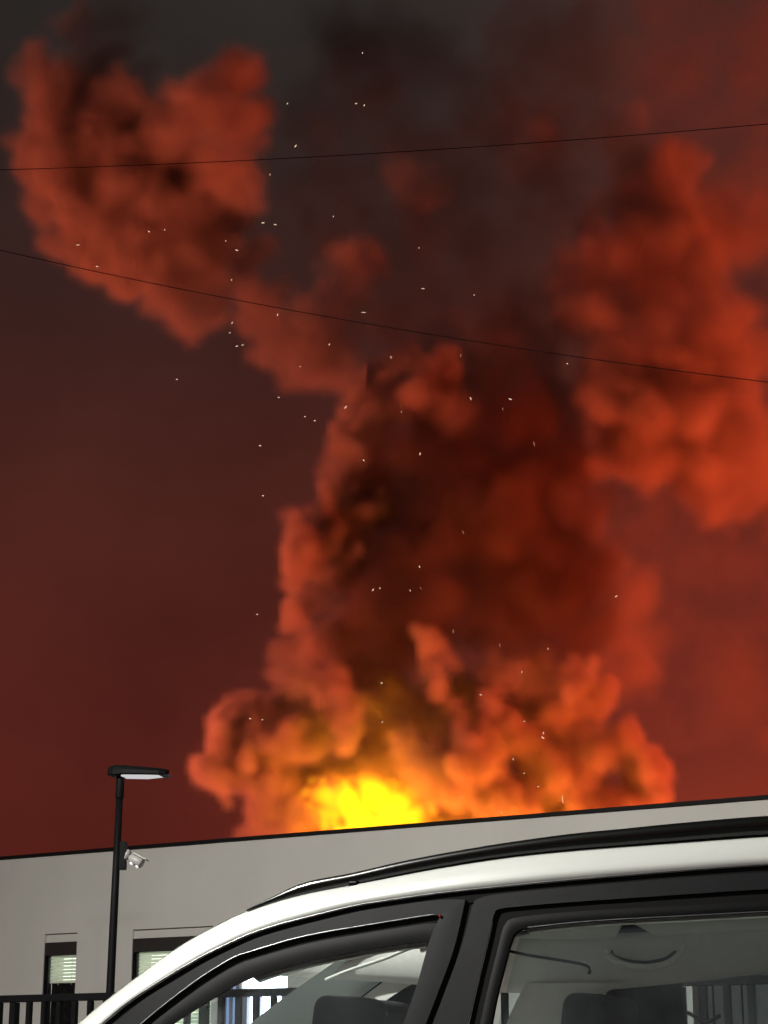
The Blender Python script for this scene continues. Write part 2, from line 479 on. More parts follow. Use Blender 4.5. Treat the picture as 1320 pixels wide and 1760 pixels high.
for dd in (.045, .105):
    bm = bmesh.new(); bmesh.ops.create_icosphere(bm, subdivisions=2, radius=.019, matrix=Matrix.Translation(c0 + cd * dd - cu * .034 + Vector((0, -.008, 0))))
    obj('lens', bm, 'lens', cm, True)

# ================================================================== STREET LAMP that lights the car and the wall (just outside the frame, upper left)
def street_lamp(loc, turn, watts, label):
    street = empty('street_lamp', loc); street.rotation_euler.z = turn
    tag(street, label, 'street lamp', 'street lamps along the road')
    bm = bmesh.new(); add_tube(bm, [Vector((0, 0, 0)), Vector((0, 0, 3)), Vector((0, 0, 6.6))], [.08, .065, .05], 18); obj('pole', bm, 'black_metal', street, True)
    bm = bmesh.new(); add_tube(bm, [Vector((0, 0, 6.55)), Vector((.25, 0, 6.75)), Vector((.9, 0, 6.8))], .03, 12); obj('arm', bm, 'black_metal', street, True)
    X, Y = Vector((1, 0, 0)), Vector((0, 1, 0)); hp = Vector((.95, 0, 6.8))
    bm = bmesh.new(); add_box(bm, hp, X, Y, Z, -.1, .5, -.15, .15, -.03, .05); bevel(obj('lamp_head', bm, 'black_metal', street), .02)
    bm = bmesh.new(); add_box(bm, hp, X, Y, Z, -.04, .44, -.11, .11, -.045, -.032); obj('light_panel', bm, 'street_led', street)
    ld = bpy.data.lights.new('street_light', 'AREA'); ld.shape = 'RECTANGLE'; ld.size = .5; ld.size_y = .24
    ld.energy = watts; ld.color = (1.0, .985, .92); ld.spread = R(175)
    lo = bpy.data.objects.new('street_light', ld); COL.objects.link(lo); lo.parent = street
    lo.location = (1.15, 0, 6.74); lo.rotation_euler = (0, R(-25), 0)
street_lamp(Vector((-6.8, 8.2, 0)), R(30), 2700, 'tall street lamp left of the car, ahead of the camera')
street_lamp(Vector((1.5, -9.0, 0)), R(70), 1100, 'tall street lamp on the near side of the road, behind the camera')

# ================================================================== OVERHEAD WIRES
def wire(p0, p1, y0, y1, sag, r, label):
    a, b = at(*p0, y0), at(*p1, y1)
    d = b - a
    pts = []
    for i in range(49):
        t = -1.2 + 3.4 * i / 48
        pts.append(a + d * t + Z * sag * (4 * (t - .5) ** 2 - 1))
    bm = bmesh.new(); add_tube(bm, pts, r, 8)
    return tag(obj('overhead_wire', bm, 'wire', None, True), label, 'wire', 'overhead wires across the sky')
wire((0, 292), (1320, 213), 17, 15, .06, .0040, 'upper thin black overhead wire rising gently to the right')
wire((0, 430), (1320, 657), 17, 15, .10, .0040, 'lower thin black overhead wire dropping towards the right')
# ================================================================== CAR
CF = -U.copy()                       # forward: to the left and away
CL = NRM.copy()                      # its left side faces the camera
TUM, YR, ZR = .33, .63, 1.62          # the window side leans in: half width YR at height ZR
pB = at(806, 1543, 7.0)
CAR0 = pB - CL * YR; CAR0.z = 0
car = empty('car', CAR0)
tag(car, 'white car with black roof rails parked in front of the building', 'car')


def side(px, py, off=0.0, y_const=None):
    """Photo pixel -> car coordinates (forward, left, up) on the leaning window side, or on the upright plane y_const."""
    d = at(px, py, 5.0) - cam.location
    o = cam.location - CAR0
    of, ol, oz = o.dot(CF), o.dot(CL), o.z
    df, dl, dz_ = d.dot(CF), d.dot(CL), d.z
    if y_const is None:                # ol + t dl = YR + TUM (ZR - (oz + t dz)) + off
        t = (YR + TUM * (ZR - oz) + off - ol) / (dl + TUM * dz_)
    else:
        t = (y_const - ol) / dl
    return Vector((of + t * df, ol + t * dl, oz + t * dz_))


def cw(v, s=1):                        # car coordinates -> local coordinates under the car's Empty
    return CF * v.x + CL * (v.y * s) + Z * v.z


def smooth_curve(pts, n):
    """Catmull-Rom through the points, n samples evenly spaced by length."""
    p = [pts[0] * 2 - pts[1]] + list(pts) + [pts[-1] * 2 - pts[-2]]
    out = []
    for i in range(1, len(p) - 2):
        for k in range(16):
            t = k / 16
            a, b, c, d = p[i - 1], p[i], p[i + 1], p[i + 2]
            out.append(.5 * ((2 * b) + (c - a) * t + (2 * a - 5 * b + 4 * c - d) * t * t + (3 * b - a - 3 * c + d) * t ** 3))
    out.append(pts[-1].copy())
    ln = [0]
    for a, b in zip(out, out[1:]): ln.append(ln[-1] + (b - a).length)
    res = []; j = 0
    for k in range(n):
        L = ln[-1] * k / (n - 1)
        while j < len(ln) - 2 and ln[j + 1] < L: j += 1
        f = (L - ln[j]) / max(ln[j + 1] - ln[j], 1e-9)
        res.append(out[j].lerp(out[j + 1], min(f, 1)))
    return res


def poly_curve(pts, n):
    ln = [0]
    for a, b in zip(pts, pts[1:]): ln.append(ln[-1] + (b - a).length)
    res = []; j = 0
    for k in range(n):
        L = ln[-1] * k / (n - 1)
        while j < len(ln) - 2 and ln[j + 1] < L: j += 1
        f = (L - ln[j]) / max(ln[j + 1] - ln[j], 1e-9)
        res.append(pts[j].lerp(pts[j + 1], min(f, 1)))
    return res


ON = Vector((0, 1, TUM)).normalized()   # outward normal of the window side


def strip(name, A, B, mat, parent, s=1, out=0.0, thick=.02, crown=0.0, smooth=True, rows=4):
    """A band between two curves of equal length, closed to a shell of some thickness."""
    bm = bmesh.new()
    n = len(A)
    def grid_(off, cr):
        g = []
        for r in range(rows + 1):
            f = r / rows
            g.append([bm.verts.new(cw(A[k].lerp(B[k], f) + ON * (off + cr * 4 * f * (1 - f)), s)) for k in range(n)])
        return g
    o = grid_(out, crown); i = grid_(out - thick, crown)
    for r in range(rows):
        for k in range(n - 1):
            bm.faces.new((o[r][k], o[r][k + 1], o[r + 1][k + 1], o[r + 1][k]))
            bm.faces.new((i[r][k], i[r + 1][k], i[r + 1][k + 1], i[r][k + 1]))
    for k in range(n - 1):
        bm.faces.new((o[0][k], i[0][k], i[0][k + 1], o[0][k + 1]))
        bm.faces.new((o[rows][k], o[rows][k + 1], i[rows][k + 1], i[rows][k]))
    for k in (0, n - 1):
        for r in range(rows):
            bm.faces.new((o[r][k], o[r + 1][k], i[r + 1][k], i[r][k]))
    ob = obj(name, bm, mat, parent, smooth)
    if smooth:
        ob.modifiers.new('edge', 'EDGE_SPLIT').split_angle = R(40)
    return ob


def tube_along(name, pts, r, mat, parent, s=1, n=8):
    bm = bmesh.new(); add_tube(bm, [cw(p, s) for p in pts], r, n)
    return obj(name, bm, mat, parent, True)


GUT = [(60,1862),(118,1808),(175,1760),(221,1722),(281,1683),(342,1647),(388,1624),(433,1604),(480,1589),(530,1576),(600,1559),(644,1551),(748,1536),(860,1524),(984,1512),(1189,1495),(1320,1486),(1480,1480),(1650,1480),(1800,1486)]
SIL = [(22,1858),(80,1808),(136,1759),(185,1718),(250,1669),(312,1625),(360,1598),(412,1572),(466,1552),(526,1536),(598,1522),(645,1513),(750,1493),(866,1475),(990,1462),(1191,1447),(1320,1438),(1480,1431),(1650,1431),(1800,1437)]
NS = 80
gut = smooth_curve([side(*p) for p in GUT], NS)
YS = .555
silc = smooth_curve([side(*p, y_const=YS) for p in SIL], NS)
I_PIL = min(range(NS), key=lambda k: abs(silc[k].x - side(430, 1565, y_const=YS).x))   # where the pillar turns into the roof

# ---- roof panel and pillars, one pressed shell
bm = bmesh.new()
rowsv = []
for k in range(NS):
    g, s_ = gut[k], silc[k]
    row = []
    mid = g.lerp(s_, .5) + (Vector((0, .9, .8)).normalized()) * .016
    q1 = g.lerp(s_, .22) + (Vector((0, .95, .5)).normalized()) * .012
    q3 = g.lerp(s_, .80) + (Vector((0, .7, 1)).normalized()) * .010
    half = [g - ON * .03 + Vector((0, 0, 0)), g, q1, mid, q3, s_]
    rowsv.append((half, s_))
def roof_pt(k, f):                      # f 0..1 from left rail to centre line
    s_ = silc[k]
    rise = .055 * (1 - (1 - f) ** 2)
    front = max(0.0, min(1.0, (silc[I_PIL].x - s_.x) / .35))
    return Vector((s_.x + .10 * (1 - (1 - f) ** 2) * (1 - front), s_.y * (1 - f), s_.z + rise * (.35 + .65 * front)))
for sgn in (1, -1):
    cols = [[bm.verts.new(cw(p, sgn)) for p in half] for half, _ in rowsv]
    for a, b in zip(cols, cols[1:]):
        for r in range(len(a) - 1):
            bm.faces.new((a[r], a[r + 1], b[r + 1], b[r]))
F = [i / 6 for i in range(7)]
cols = []
for k in range(I_PIL, NS):
    L = [roof_pt(k, f) for f in F]
    cols.append([bm.verts.new(cw(p, 1)) for p in L] + [bm.verts.new(cw(p, -1)) for p in L[-2::-1]])
for a, b in zip(cols, cols[1:]):
    for r in range(len(a) - 1):
        bm.faces.new((a[r], a[r + 1], b[r + 1], b[r]))
bmesh.ops.remove_doubles(bm, verts=bm.verts, dist=.0006)
roof = obj('roof', bm, 'paint', car, True)

# headliner under the roof
bm = bmesh.new(); cols = []
for k in range(I_PIL + 1, NS):
    L = [gut[k] - ON * .075 + Vector((0, -.0, -.005))] + [roof_pt(k, f) - Vector((0, 0, .05 + .012 * (1 - f))) for f in F[1:]]
    L[0] = Vector((L[0].x, L[0].y, L[0].z))
    cols.append([bm.verts.new(cw(p, 1)) for p in L] + [bm.verts.new(cw(p, -1)) for p in L[-2::-1]])
for a, b in zip(cols, cols[1:]):
    for r in range(len(a) - 1):
        bm.faces.new((a[r], a[r + 1], b[r + 1], b[r]))
obj('headliner', bm, 'liner', car, True)

# ---- roof rails
RT = [(428,1563),(470,1541),(527,1516),(607,1500),(707,1477),(840,1453),(973,1434),(1073,1424),(1173,1414),(1320,1402),(1480,1396),(1650,1397),(1720,1408),(1760,1428)]
RB = [(428,1567),(474,1552),(532,1536),(612,1519),(712,1498),(845,1475),(978,1460),(1078,1452),(1178,1444),(1320,1433),(1480,1427),(1650,1428),(1710,1430),(1752,1434)]
rt = smooth_curve([side(*p, y_const=.548) for p in RT], 60); rb = smooth_curve([side(*p, y_const=.552) for p in RB], 60)
for sgn in (1, -1):
    bm = bmesh.new(); cols = []
    for a, b in zip(rt, rb):
        m = a.lerp(b, .5); w = .020
        ring = [a + Vector((0, -.006, 0)), a + Vector((0, .006, -.001)), a.lerp(b, .22) + Vector((0, .016, 0)), m + Vector((0, .019, 0)), b + Vector((0, .012, 0)), b + Vector((0, -.012, 0)), m + Vector((0, -.019, 0)), a.lerp(b, .22) + Vector((0, -.016, 0))]
        cols.append([bm.verts.new(cw(p, sgn)) for p in ring])
    for a, b in zip(cols, cols[1:]):
        for r in range(8):
            bm.faces.new((a[r], a[(r + 1) % 8], b[(r + 1) % 8], b[r]))
    bm.faces.new(cols[0]); bm.faces.new(cols[-1][::-1])
    rl = obj('roof_rail', bm, 'rail', car, True)
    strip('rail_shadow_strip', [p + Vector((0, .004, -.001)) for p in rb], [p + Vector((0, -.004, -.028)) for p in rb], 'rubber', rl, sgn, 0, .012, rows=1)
    for fp in (605, 1560):
        k = min(range(60), key=lambda i: abs(rb[i].x - side(fp, 1515, y_const=.55).x))
        bm = bmesh.new(); add_box(bm, cw(rb[k], sgn), CF, CL, Z, -.02, .02, -.018, .018, -.05, .01); bevel(obj('rail_foot', bm, 'rail', rl), .006)

# ---- doors (window frames, glass, deflectors)
def C(lst, n=48, off=0.0, smooth=True):
    q = [side(*p, off) for p in lst]
    return smooth_curve(q, n) if smooth else poly_curve(q, n)

FO = [(150,1792),(202,1752),(250,1714),(300,1684),(350,1654),(400,1629),(433,1614),(480,1599),(530,1586),(600,1569),(648,1560),(748,1546),(799,1545)]
FI = [(205,1792),(255,1748),(300,1712),(345,1679),(397,1647),(430,1635),(463,1625),(504,1613),(560,1601),(609,1593),(670,1583),(740,1572),(756,1573)]
FG = [(258,1792),(294,1760),(342,1729),(403,1692),(440,1676),(470,1666),(500,1658),(540,1648),(580,1640),(622,1632),(680,1623),(728,1617),(738,1617)]
BO = [(799,1545),(779,1630),(746,1720),(730,1762),(708,1830)]
BI = [(756,1573),(737,1617),(716,1690),(692,1760),(670,1830)]
# rear door: matched points on the frame edge, the seal edge and the glass edge, up the pillar and along the top
RO = [(719,1830),(741,1762),(757,1720),(790,1630),(806,1572),(812,1552),(822,1543),(860,1535),(984,1523),(1189,1506),(1320,1498),(1480,1492),(1640,1492)]
RI = [(786,1830),(803,1760),(819,1690),(836,1620),(844,1585),(848,1570),(857,1561),(900,1556),(984,1549),(1189,1535),(1320,1527),(1480,1522),(1600,1521)]
RM = [(806,1830),(822,1760),(836,1696),(852,1632),(860,1600),(866,1586),(877,1577),(915,1571),(1005,1563),(1189,1553),(1320,1545),(1480,1540),(1595,1539)]
RG = [(826,1830),(841,1760),(853,1702),(868,1644),(875,1618),(882,1603),(897,1594),(930,1589),(1025,1580),(1189,1571),(1320,1564),(1480,1558),(1590,1556)]


def C2(lst, k=6):                        # k samples on every stretch between two points
    p = [side(*q) for q in lst]; p = [p[0] * 2 - p[1]] + p + [p[-1] * 2 - p[-2]]
    out = []
    for i in range(1, len(p) - 2):
        for j in range(k):
            t = j / k; a_, b_, c_, d_ = p[i - 1], p[i], p[i + 1], p[i + 2]
            out.append(.5 * ((2 * b_) + (c_ - a_) * t + (2 * a_ - 5 * b_ + 4 * c_ - d_) * t * t + (3 * b_ - a_ - 3 * c_ + d_) * t ** 3))
    return out + [p[-2]]


fo, fi, fg = C(FO), C(FI), C(FG)
bo, bi = C(BO, 24), C(BI, 24)
ro, ri, rm, rg = C2(RO), C2(RI), C2(RM), C2(RG)
rbo, rbg = ro[:31][::-1], rg[:31][::-1]
ro_t, rg_t = ro[36:], rg[36:]
GZ = .92                                # belt line height

def to_belt(p):                          # straight down the leaning side to the belt line
    return Vector((p.x, YR + TUM * (ZR - GZ), GZ))

for sgn in (1, -1):
    sl = [g + Vector((0, 0, .012)) for g in gut]
    strip('door_seal', [p - ON * .012 for p in sl], [p - ON * .012 + Vector((0, TUM * .05, -.055)) for p in sl], 'rubber', car, sgn, 0, .03, rows=2)
    bs = [p.lerp(q, .5) for p, q in zip(poly_curve(bo, 24), poly_curve(rbo, 24))]
    strip('door_seal', [p + Vector((.03, 0, .02)) for p in bs], [p + Vector((-.03, 0, .02)) for p in bs], 'rubber', car, sgn, -.02, .02, rows=1)
    fd = empty('front_door'); fd.parent = car
    tube_along('gutter_glint', [p + ON * .001 for p in gut], .0028, 'chrome', car, sgn)  # metal tube added to mirror a red line along the gutter
    strip('window_frame', fo, fi, 'gloss_trim', fd, sgn, -.006, .035)
    strip('pillar_cover', bo, bi, 'gloss_trim', fd, sgn, -.004, .03, crown=.001)
    tube_along('trim_strip', [p + ON * -.003 for p in fi], .0024, 'chrome', fd, sgn)
    strip('window_seal', fi, [a.lerp(b, .45) for a, b in zip(fi, fg)], 'rubber', fd, sgn, -.014, .02)
    strip('wind_deflector', [a.lerp(b, .30) for a, b in zip(fi, fg)], fg, 'trim', fd, sgn, -.008, .004, crown=.003)
    top = poly_curve(fg, 30); bot = [to_belt(p) for p in top]
    strip('window_glass', top, bot, 'car_glass', fd, sgn, -.030, .004, rows=1)
    e = side(756, 1573)
    bm = bmesh.new(); add_box(bm, cw(e + ON * .0, sgn), CF, CL, Z, -.003, .002, -.002, .004, -.006, .003); obj('corner_mark', bm, 'red', fd)
    strip('door_panel', [to_belt(p) + Vector((0, .012, .01)) for p in poly_curve([fo[0], bo[-1]], 20)], [Vector((p.x, .90, .38)) for p in poly_curve([fo[0], bo[-1]], 20)], 'paint', fd, sgn, 0, .05, crown=.03, rows=6)
    bm = bmesh.new(); hp = Vector((bo[-1].x + .16, .925, .84)); add_box(bm, cw(hp, sgn), CF, CL * sgn, Z, -.09, .09, -.01, .035, -.015, .015); bevel(obj('door_handle', bm, 'paint', fd), .01)
    rd = empty('rear_door'); rd.parent = car
    strip('window_frame', ro, ri, 'gloss_trim', rd, sgn, -.006, .035)
    strip('window_seal', ri, rm, 'rubber', rd, sgn, -.016, .02)
    strip('wind_deflector', rm, rg, 'trim', rd, sgn, -.011, .012, crown=.003)
    tube_along('trim_strip', [p + ON * -.012 for p in rg[38:]], .0020, 'chrome', rd, sgn)
    tube_along('trim_strip', [p + ON * -.010 for p in ri[4:26]], .0014, 'chrome', rd, sgn)
    top = poly_curve(rg[33:], 30); bot = [to_belt(p) for p in poly_curve([rbg[-1], to_belt(rg[-1])], 30)]
    strip('window_glass', top, bot, 'car_glass', rd, sgn, -.030, .004, rows=1)
    strip('door_panel', [to_belt(p) + Vector((0, .012, .01)) for p in poly_curve([ro[0], ro[-1]], 20)], [Vector((p.x, .90, .38)) for p in poly_curve([ro[0], ro[-1]], 20)], 'paint', rd, sgn, 0, .05, crown=.03, rows=6)
    # inside trim of the pillars and window frames, pale
    strip('frame_lining', fo[18:], fg[18:], 'pillar_liner', fd, sgn, -.05, .012, rows=2)
    strip('frame_lining', ro_t, rg_t, 'pillar_liner', rd, sgn, -.05, .012, rows=2)
    bt = [p - ON * .06 for p in poly_curve([p.lerp(q, .5) for p, q in zip(poly_curve(bo, 24), poly_curve(rbo, 24))], 20)]
    if sgn > 0:
        strip('pillar_lining', [p + Vector((.05, 0, .05)) for p in bt], [p + Vector((-.06, 0, .05)) for p in bt], 'pillar_liner', car, sgn, 0, .025, crown=-.01, rows=3)
    rl_ = [g - ON * .052 for g in gut[I_PIL - 6:]]
    if sgn > 0:
        strip('side_lining', [p + Vector((0, 0, -.008)) for p in rl_], [p + Vector((0, .030, -.085)) for p in rl_], 'pillar_liner', car, sgn, 0, .018, crown=-.012, rows=3)
    ap = [g - ON * .05 for g in gut[2:I_PIL - 4]]
    strip('pillar_lining', ap, [p + Vector((-.03, .0, -.07)) for p in ap], 'pillar_liner', car, sgn, 0, .02, rows=2)

# ---- lining of the far side, seen through the near windows: roof edge, middle pillar, grab handle
def far(lst, n, y=-.61, smooth=True):
    q = [side(*p, y_const=y) for p in lst]
    return smooth_curve(q, n) if smooth else poly_curve(q, n)
def far_strip(name, A, B, mat, n=40, y=-.61, bulge=.03):
    bm = bmesh.new(); A, B = far(A, n, y), far(B, n, y); g = []
    for r in range(7):
        f = r / 6
        g.append([bm.verts.new(cw(a.lerp(b, f) + Vector((0, bulge * 4 * f * (1 - f), 0)))) for a, b in zip(A, B)])
    g2 = [[bm.verts.new(v.co - CL * .02) for v in row] for row in g]
    for gg in (g, g2):
        for r in range(6):
            for k in range(n - 1): bm.faces.new((gg[r][k], gg[r][k + 1], gg[r + 1][k + 1], gg[r + 1][k]))
    for r in (0, 6):
        for k in range(n - 1): bm.faces.new((g[r][k], g[r][k + 1], g2[r][k + 1], g2[r][k]))
    return obj(name, bm, mat, car, True)
far_strip('side_lining', [(350,1640),(450,1628),(560,1620),(740,1606),(860,1600),(1000,1606),(1200,1596),(1330,1585),(1600,1560),(1750,1560)],
          [(350,1672),(450,1676),(560,1682),(740,1694),(860,1706),(1000,1704),(1200,1686),(1330,1670),(1600,1640),(1750,1640)], 'pillar_liner', 60)
far_strip('pillar_lining', [(905,1690),(888,1720),(868,1765),(845,1820)], [(1075,1690),(1030,1712),(985,1765),(960,1820)], 'pillar_liner', 20, -.595)
hp = far([(1044,1630),(1050,1645),(1075,1658),(1110,1662),(1145,1656),(1168,1640),(1174,1624)], 30, -.535)
bm = bmesh.new(); add_tube(bm, [cw(p) for p in hp], .013, 10); obj('grab_handle', bm, 'pillar_liner', car, True)
hp = far([(1050,1634),(1056,1644),(1080,1652),(1110,1655),(1142,1649),(1162,1636)], 30, -.56)
bm = bmesh.new(); add_tube(bm, [cw(p) for p in hp], .008, 8); obj('handle_shade', bm, 'rubber', car, True)  # dark tube added for the shade at the handle
hp = far([(872,1634),(910,1642),(960,1650),(1000,1657),(1014,1664),(1012,1674)], 30, -.545)
bm = bmesh.new(); add_tube(bm, [cw(p) for p in hp], .006, 8); obj('lining_seam', bm, 'rubber', car, True)
hp = far([(560,1684),(600,1668),(660,1648),(705,1630),(740,1622)], 30, -.5)
bm = bmesh.new(); add_tube(bm, [cw(p) for p in hp], .008, 8); obj('visor_edge', bm, 'pillar_liner', car, True)  # pale tube drawn for the visor and lining edge

# ---- windscreen and tailgate window
bm = bmesh.new()
cols = []
for k in range(0, I_PIL + 1, 2):
    p = silc[k]
    cols.append([bm.verts.new(cw(Vector((p.x + .14 * (1 - (f / YS) ** 2) * (1 - .3 * k / I_PIL), f, p.z + .004)), 1)) for f in [YS * (1 - i / 6) for i in range(13)]])
for a, b in zip(cols, cols[1:]):
    for r in range(12):
        bm.faces.new((a[r], a[r + 1], b[r + 1], b[r]))
obj('windscreen', bm, 'car_glass', car, True)
xr = gut[-1].x; xf = gut[0].x
tail = empty('tailgate'); tail.parent = car
bm = bmesh.new()
t0, t1 = gut[-1].z + .02, GZ
vs = [bm.verts.new(cw(Vector(q))) for q in ((xr, .60, t0), (xr, -.60, t0), (xr - .22, -.74, t1), (xr - .22, .74, t1))]
bm.faces.new(vs); obj('rear_window', bm, 'car_glass', tail)
for sgn in (1, -1):
    strip('rear_pillar', [side(1650, 1490), side(1650, 1490) + Vector((0, .22, -.66))], [Vector((xr, .62, t0)), Vector((xr - .22, .80, t1))], 'paint', car, sgn, 0, .05, rows=4)

# ---- lower body: lofted shell from nose to tail
bm = bmesh.new()
nose = xf + .95; tl = xr - .24
ST = [(nose, .55, .35, .62), (nose - .06, .74, .24, .74), (nose - .35, .86, .20, .86), (xf + .15, .90, .20, .90), (xf - .1, .91, .2, GZ - .01), (0, .915, .2, GZ - .01), (-1.0, .915, .2, GZ - .01), (tl + .25, .90, .22, GZ - .01), (tl + .03, .82, .28, GZ - .01), (tl, .70, .34, GZ - .06)]
cols = []
for x, hw, zb, zt_ in ST:
    ring = [(hw * .80, zt_), (hw * .95, zt_ - .05), (hw, zb + (zt_ - zb) * .62), (hw * .985, zb + (zt_ - zb) * .3), (hw * .93, zb), (-hw * .93, zb), (-hw * .985, zb + (zt_ - zb) * .3), (-hw, zb + (zt_ - zb) * .62), (-hw * .95, zt_ - .05), (-hw * .80, zt_)]
    cols.append([bm.verts.new(cw(Vector((x, y, z)))) for y, z in ring])
for a, b in zip(cols, cols[1:]):
    for r in range(len(a)):
        bm.faces.new((a[r], a[(r + 1) % len(a)], b[(r + 1) % len(a)], b[r]))
bm.faces.new(cols[0]); bm.faces.new(cols[-1][::-1])
obj('body', bm, 'paint', car, True)
for sgn in (1, -1):
    bm = bmesh.new(); add_box(bm, cw(Vector((nose - .22, .70, .66)), sgn), CF, CL * sgn, Z, -.10, .13, -.12, .13, -.06, .07); bevel(obj('headlight', bm, 'chrome', car), .03)
    bm = bmesh.new(); add_box(bm, cw(Vector((tl + .06, .74, .74)), sgn), CF, CL * sgn, Z, -.06, .10, -.06, .13, -.10, .12); bevel(obj('tail_light', bm, 'red', car), .02)
    for wx in (nose - .78, tl + .75):
        wh = empty('wheel'); wh.parent = car
        bm = bmesh.new(); prof = [(.20, -.09), (.31, -.10), (.335, -.07), (.335, .07), (.31, .10), (.20, .09)]
        cs = []
        for k in range(28):
            a = 2 * math.pi * k / 28
            cs.append([bm.verts.new(cw(Vector((wx + r_ * math.cos(a), .84 + y_, .335 + r_ * math.sin(a))), sgn)) for r_, y_ in prof])
        for k in range(28):
            for r in range(6):
                bm.faces.new((cs[k][r], cs[k][(r + 1) % 6], cs[(k + 1) % 28][(r + 1) % 6], cs[(k + 1) % 28][r]))
        obj('tyre', bm, 'tyre', wh, True)
        bm = bmesh.new()
        for k in range(5):
            a = 2 * math.pi * k / 5
            add_tube(bm, [cw(Vector((wx, .91, .335)), sgn), cw(Vector((wx + .2 * math.cos(a), .90, .335 + .2 * math.sin(a))), sgn)], [.035, .022], 6)
        add_tube(bm, [cw(Vector((wx, .90, .335)), sgn), cw(Vector((wx, .925, .335)), sgn)], .05, 12)
        obj('rim', bm, 'alloy', wh)

# ---- seats, dashboard, steering wheel
def rounded_box(name, c, sx, sy, sz, tilt, mat, parent, r=.05):
    bm = bmesh.new()
    rot = Matrix.Rotation(tilt, 3, 'Y')
    ax, ay, az = rot @ Vector((1, 0, 0)), Vector((0, 1, 0)), rot @ Vector((0, 0, 1))
    add_box(bm, cw(c), cw(ax), cw(ay), cw(az), -sx, sx, -sy, sy, -sz, sz)
    o = obj(name, bm, mat, parent, True); bevel(o, r, 4)
    o.modifiers['bevel'].angle_limit = R(20)
    return o


def car_ray(px, py, y):                 # car point seen at a photo pixel, at lateral position y inside the car
    return side(px, py, y_const=y)


def seat(px0, px1, py_top, y, rows_name='seat'):
    a, b = car_ray(px0, py_top, y), car_ray(px1, py_top, y)
    cx, w = (a.x + b.x) / 2, .5 * abs(a.x - b.x)
    top = (a.z + b.z) / 2
    s_ = empty(rows_name); s_.parent = car
    rounded_box('headrest', Vector((cx, y, top - .10)), .085, .165, .105, R(-8), 'seat', s_, .05)
    for dy in (-.06, .06):
        tube_along('headrest_post', [Vector((cx - .01, y + dy, top - .19)), Vector((cx - .02, y + dy, top - .30))], .006, 'chrome', s_)
    rounded_box('backrest', Vector((cx - .06, y, top - .53)), .08, .24, .30, R(-12), 'seat', s_, .06)
    rounded_box('seat_cushion', Vector((cx + .25, y, top - .86)), .27, .25, .08, R(4), 'seat', s_, .06)
seat(515, 690, 1716, .30); seat(600, 700, 1722, -.32)
seat(950, 1110, 1712, .34); seat(1120, 1240, 1782, -.34)
rounded_box('dashboard', Vector((xf - .22, 0, .86)), .22, .70, .09, R(8), 'dash', car, .06)
bm = bmesh.new()
cc = Vector((xf - .58, .34, .93)); an = Matrix.Rotation(R(-65), 3, 'Y')
pts = [cw(cc + an @ Vector((.185 * math.cos(t * 2 * math.pi / 32), .185 * math.sin(t * 2 * math.pi / 32), 0))) for t in range(33)]
add_tube(bm, pts, .015, 8, False)
add_tube(bm, [cw(cc + an @ Vector((0, -.18, 0))), cw(cc), cw(cc + an @ Vector((0, .18, 0)))], .02, 8)
obj('steering_wheel', bm, 'dash', car, True)
# interior mirror and sun visors
for y in (.30, -.30):
    vx = silc[I_PIL].x
    rounded_box('sun_visor', Vector((vx - .10, y, silc[I_PIL].z - .075)), .075, .17, .010, R(14), 'pillar_liner', car, .008)
rounded_box('interior_mirror', Vector((silc[I_PIL].x - .02, 0, silc[I_PIL].z - .11)), .015, .11, .03, R(10), 'dash', car, .01)
# door mirrors
for sgn in (1, -1):
    bm = bmesh.new(); add_box(bm, cw(Vector((fo[0].x - .05, .99, 1.0)), sgn), CF, CL * sgn, Z, -.07, .09, -.11, .10, -.075, .075); bevel(obj('door_mirror', bm, 'paint', car), .035)
# ================================================================== SMOKE AND FIRE_AND_FILL
rng = np.random.default_rng(7)
LO = HI = DIM = None
VOX = .4


def frame(lo, hi, vox):
    """Set the grid that the ball and noise functions work on."""
    global LO, HI, DIM, VOX
    VOX = vox; LO = np.array(lo, float)
    DIM = np.round((np.array(hi, float) - LO) / vox).astype(int) + 1
    HI = LO + (DIM - 1) * vox


def lattice_noise(dim, cell, seed):
    """Smooth value noise on the grid, one random number per cell."""
    g = np.random.default_rng(seed)
    n = [int(d / cell) + 3 for d in dim]
    a = g.random(n, dtype=np.float32)
    for ax in range(3):
        t = np.arange(dim[ax], dtype=np.float32) / cell
        i = t.astype(int); f = t - i; f = f * f * (3 - 2 * f)
        sh = [1, 1, 1]; sh[ax] = -1
        f = f.reshape(sh)
        a = np.take(a, i, ax) * (1 - f) + np.take(a, i + 1, ax) * f
    return a


def fbm(dim, cell, octaves, seed, gain=0.5):
    s = 0; w = 1.0; tot = 0
    for k in range(octaves):
        s = s + w * lattice_noise(dim, cell / 2 ** k, seed + k); tot += w; w *= gain
    return s / tot


def crease(dim, cell, octaves, seed, gain=.55):
    """Folded noise: near 1 in the creases between round lumps, 0 on the lumps."""
    s = 0; w = 1.0; tot = 0
    for k in range(octaves):
        s = s + w * np.abs(2 * lattice_noise(dim, cell / 2 ** k, seed + k) - 1); tot += w; w *= gain
    return 1 - np.clip(s / tot * 1.7, 0, 1)


def tight(g, lo, hi):
    g = np.clip((g - lo) / (hi - lo), 0, 1)
    return g * g * (3 - 2 * g)


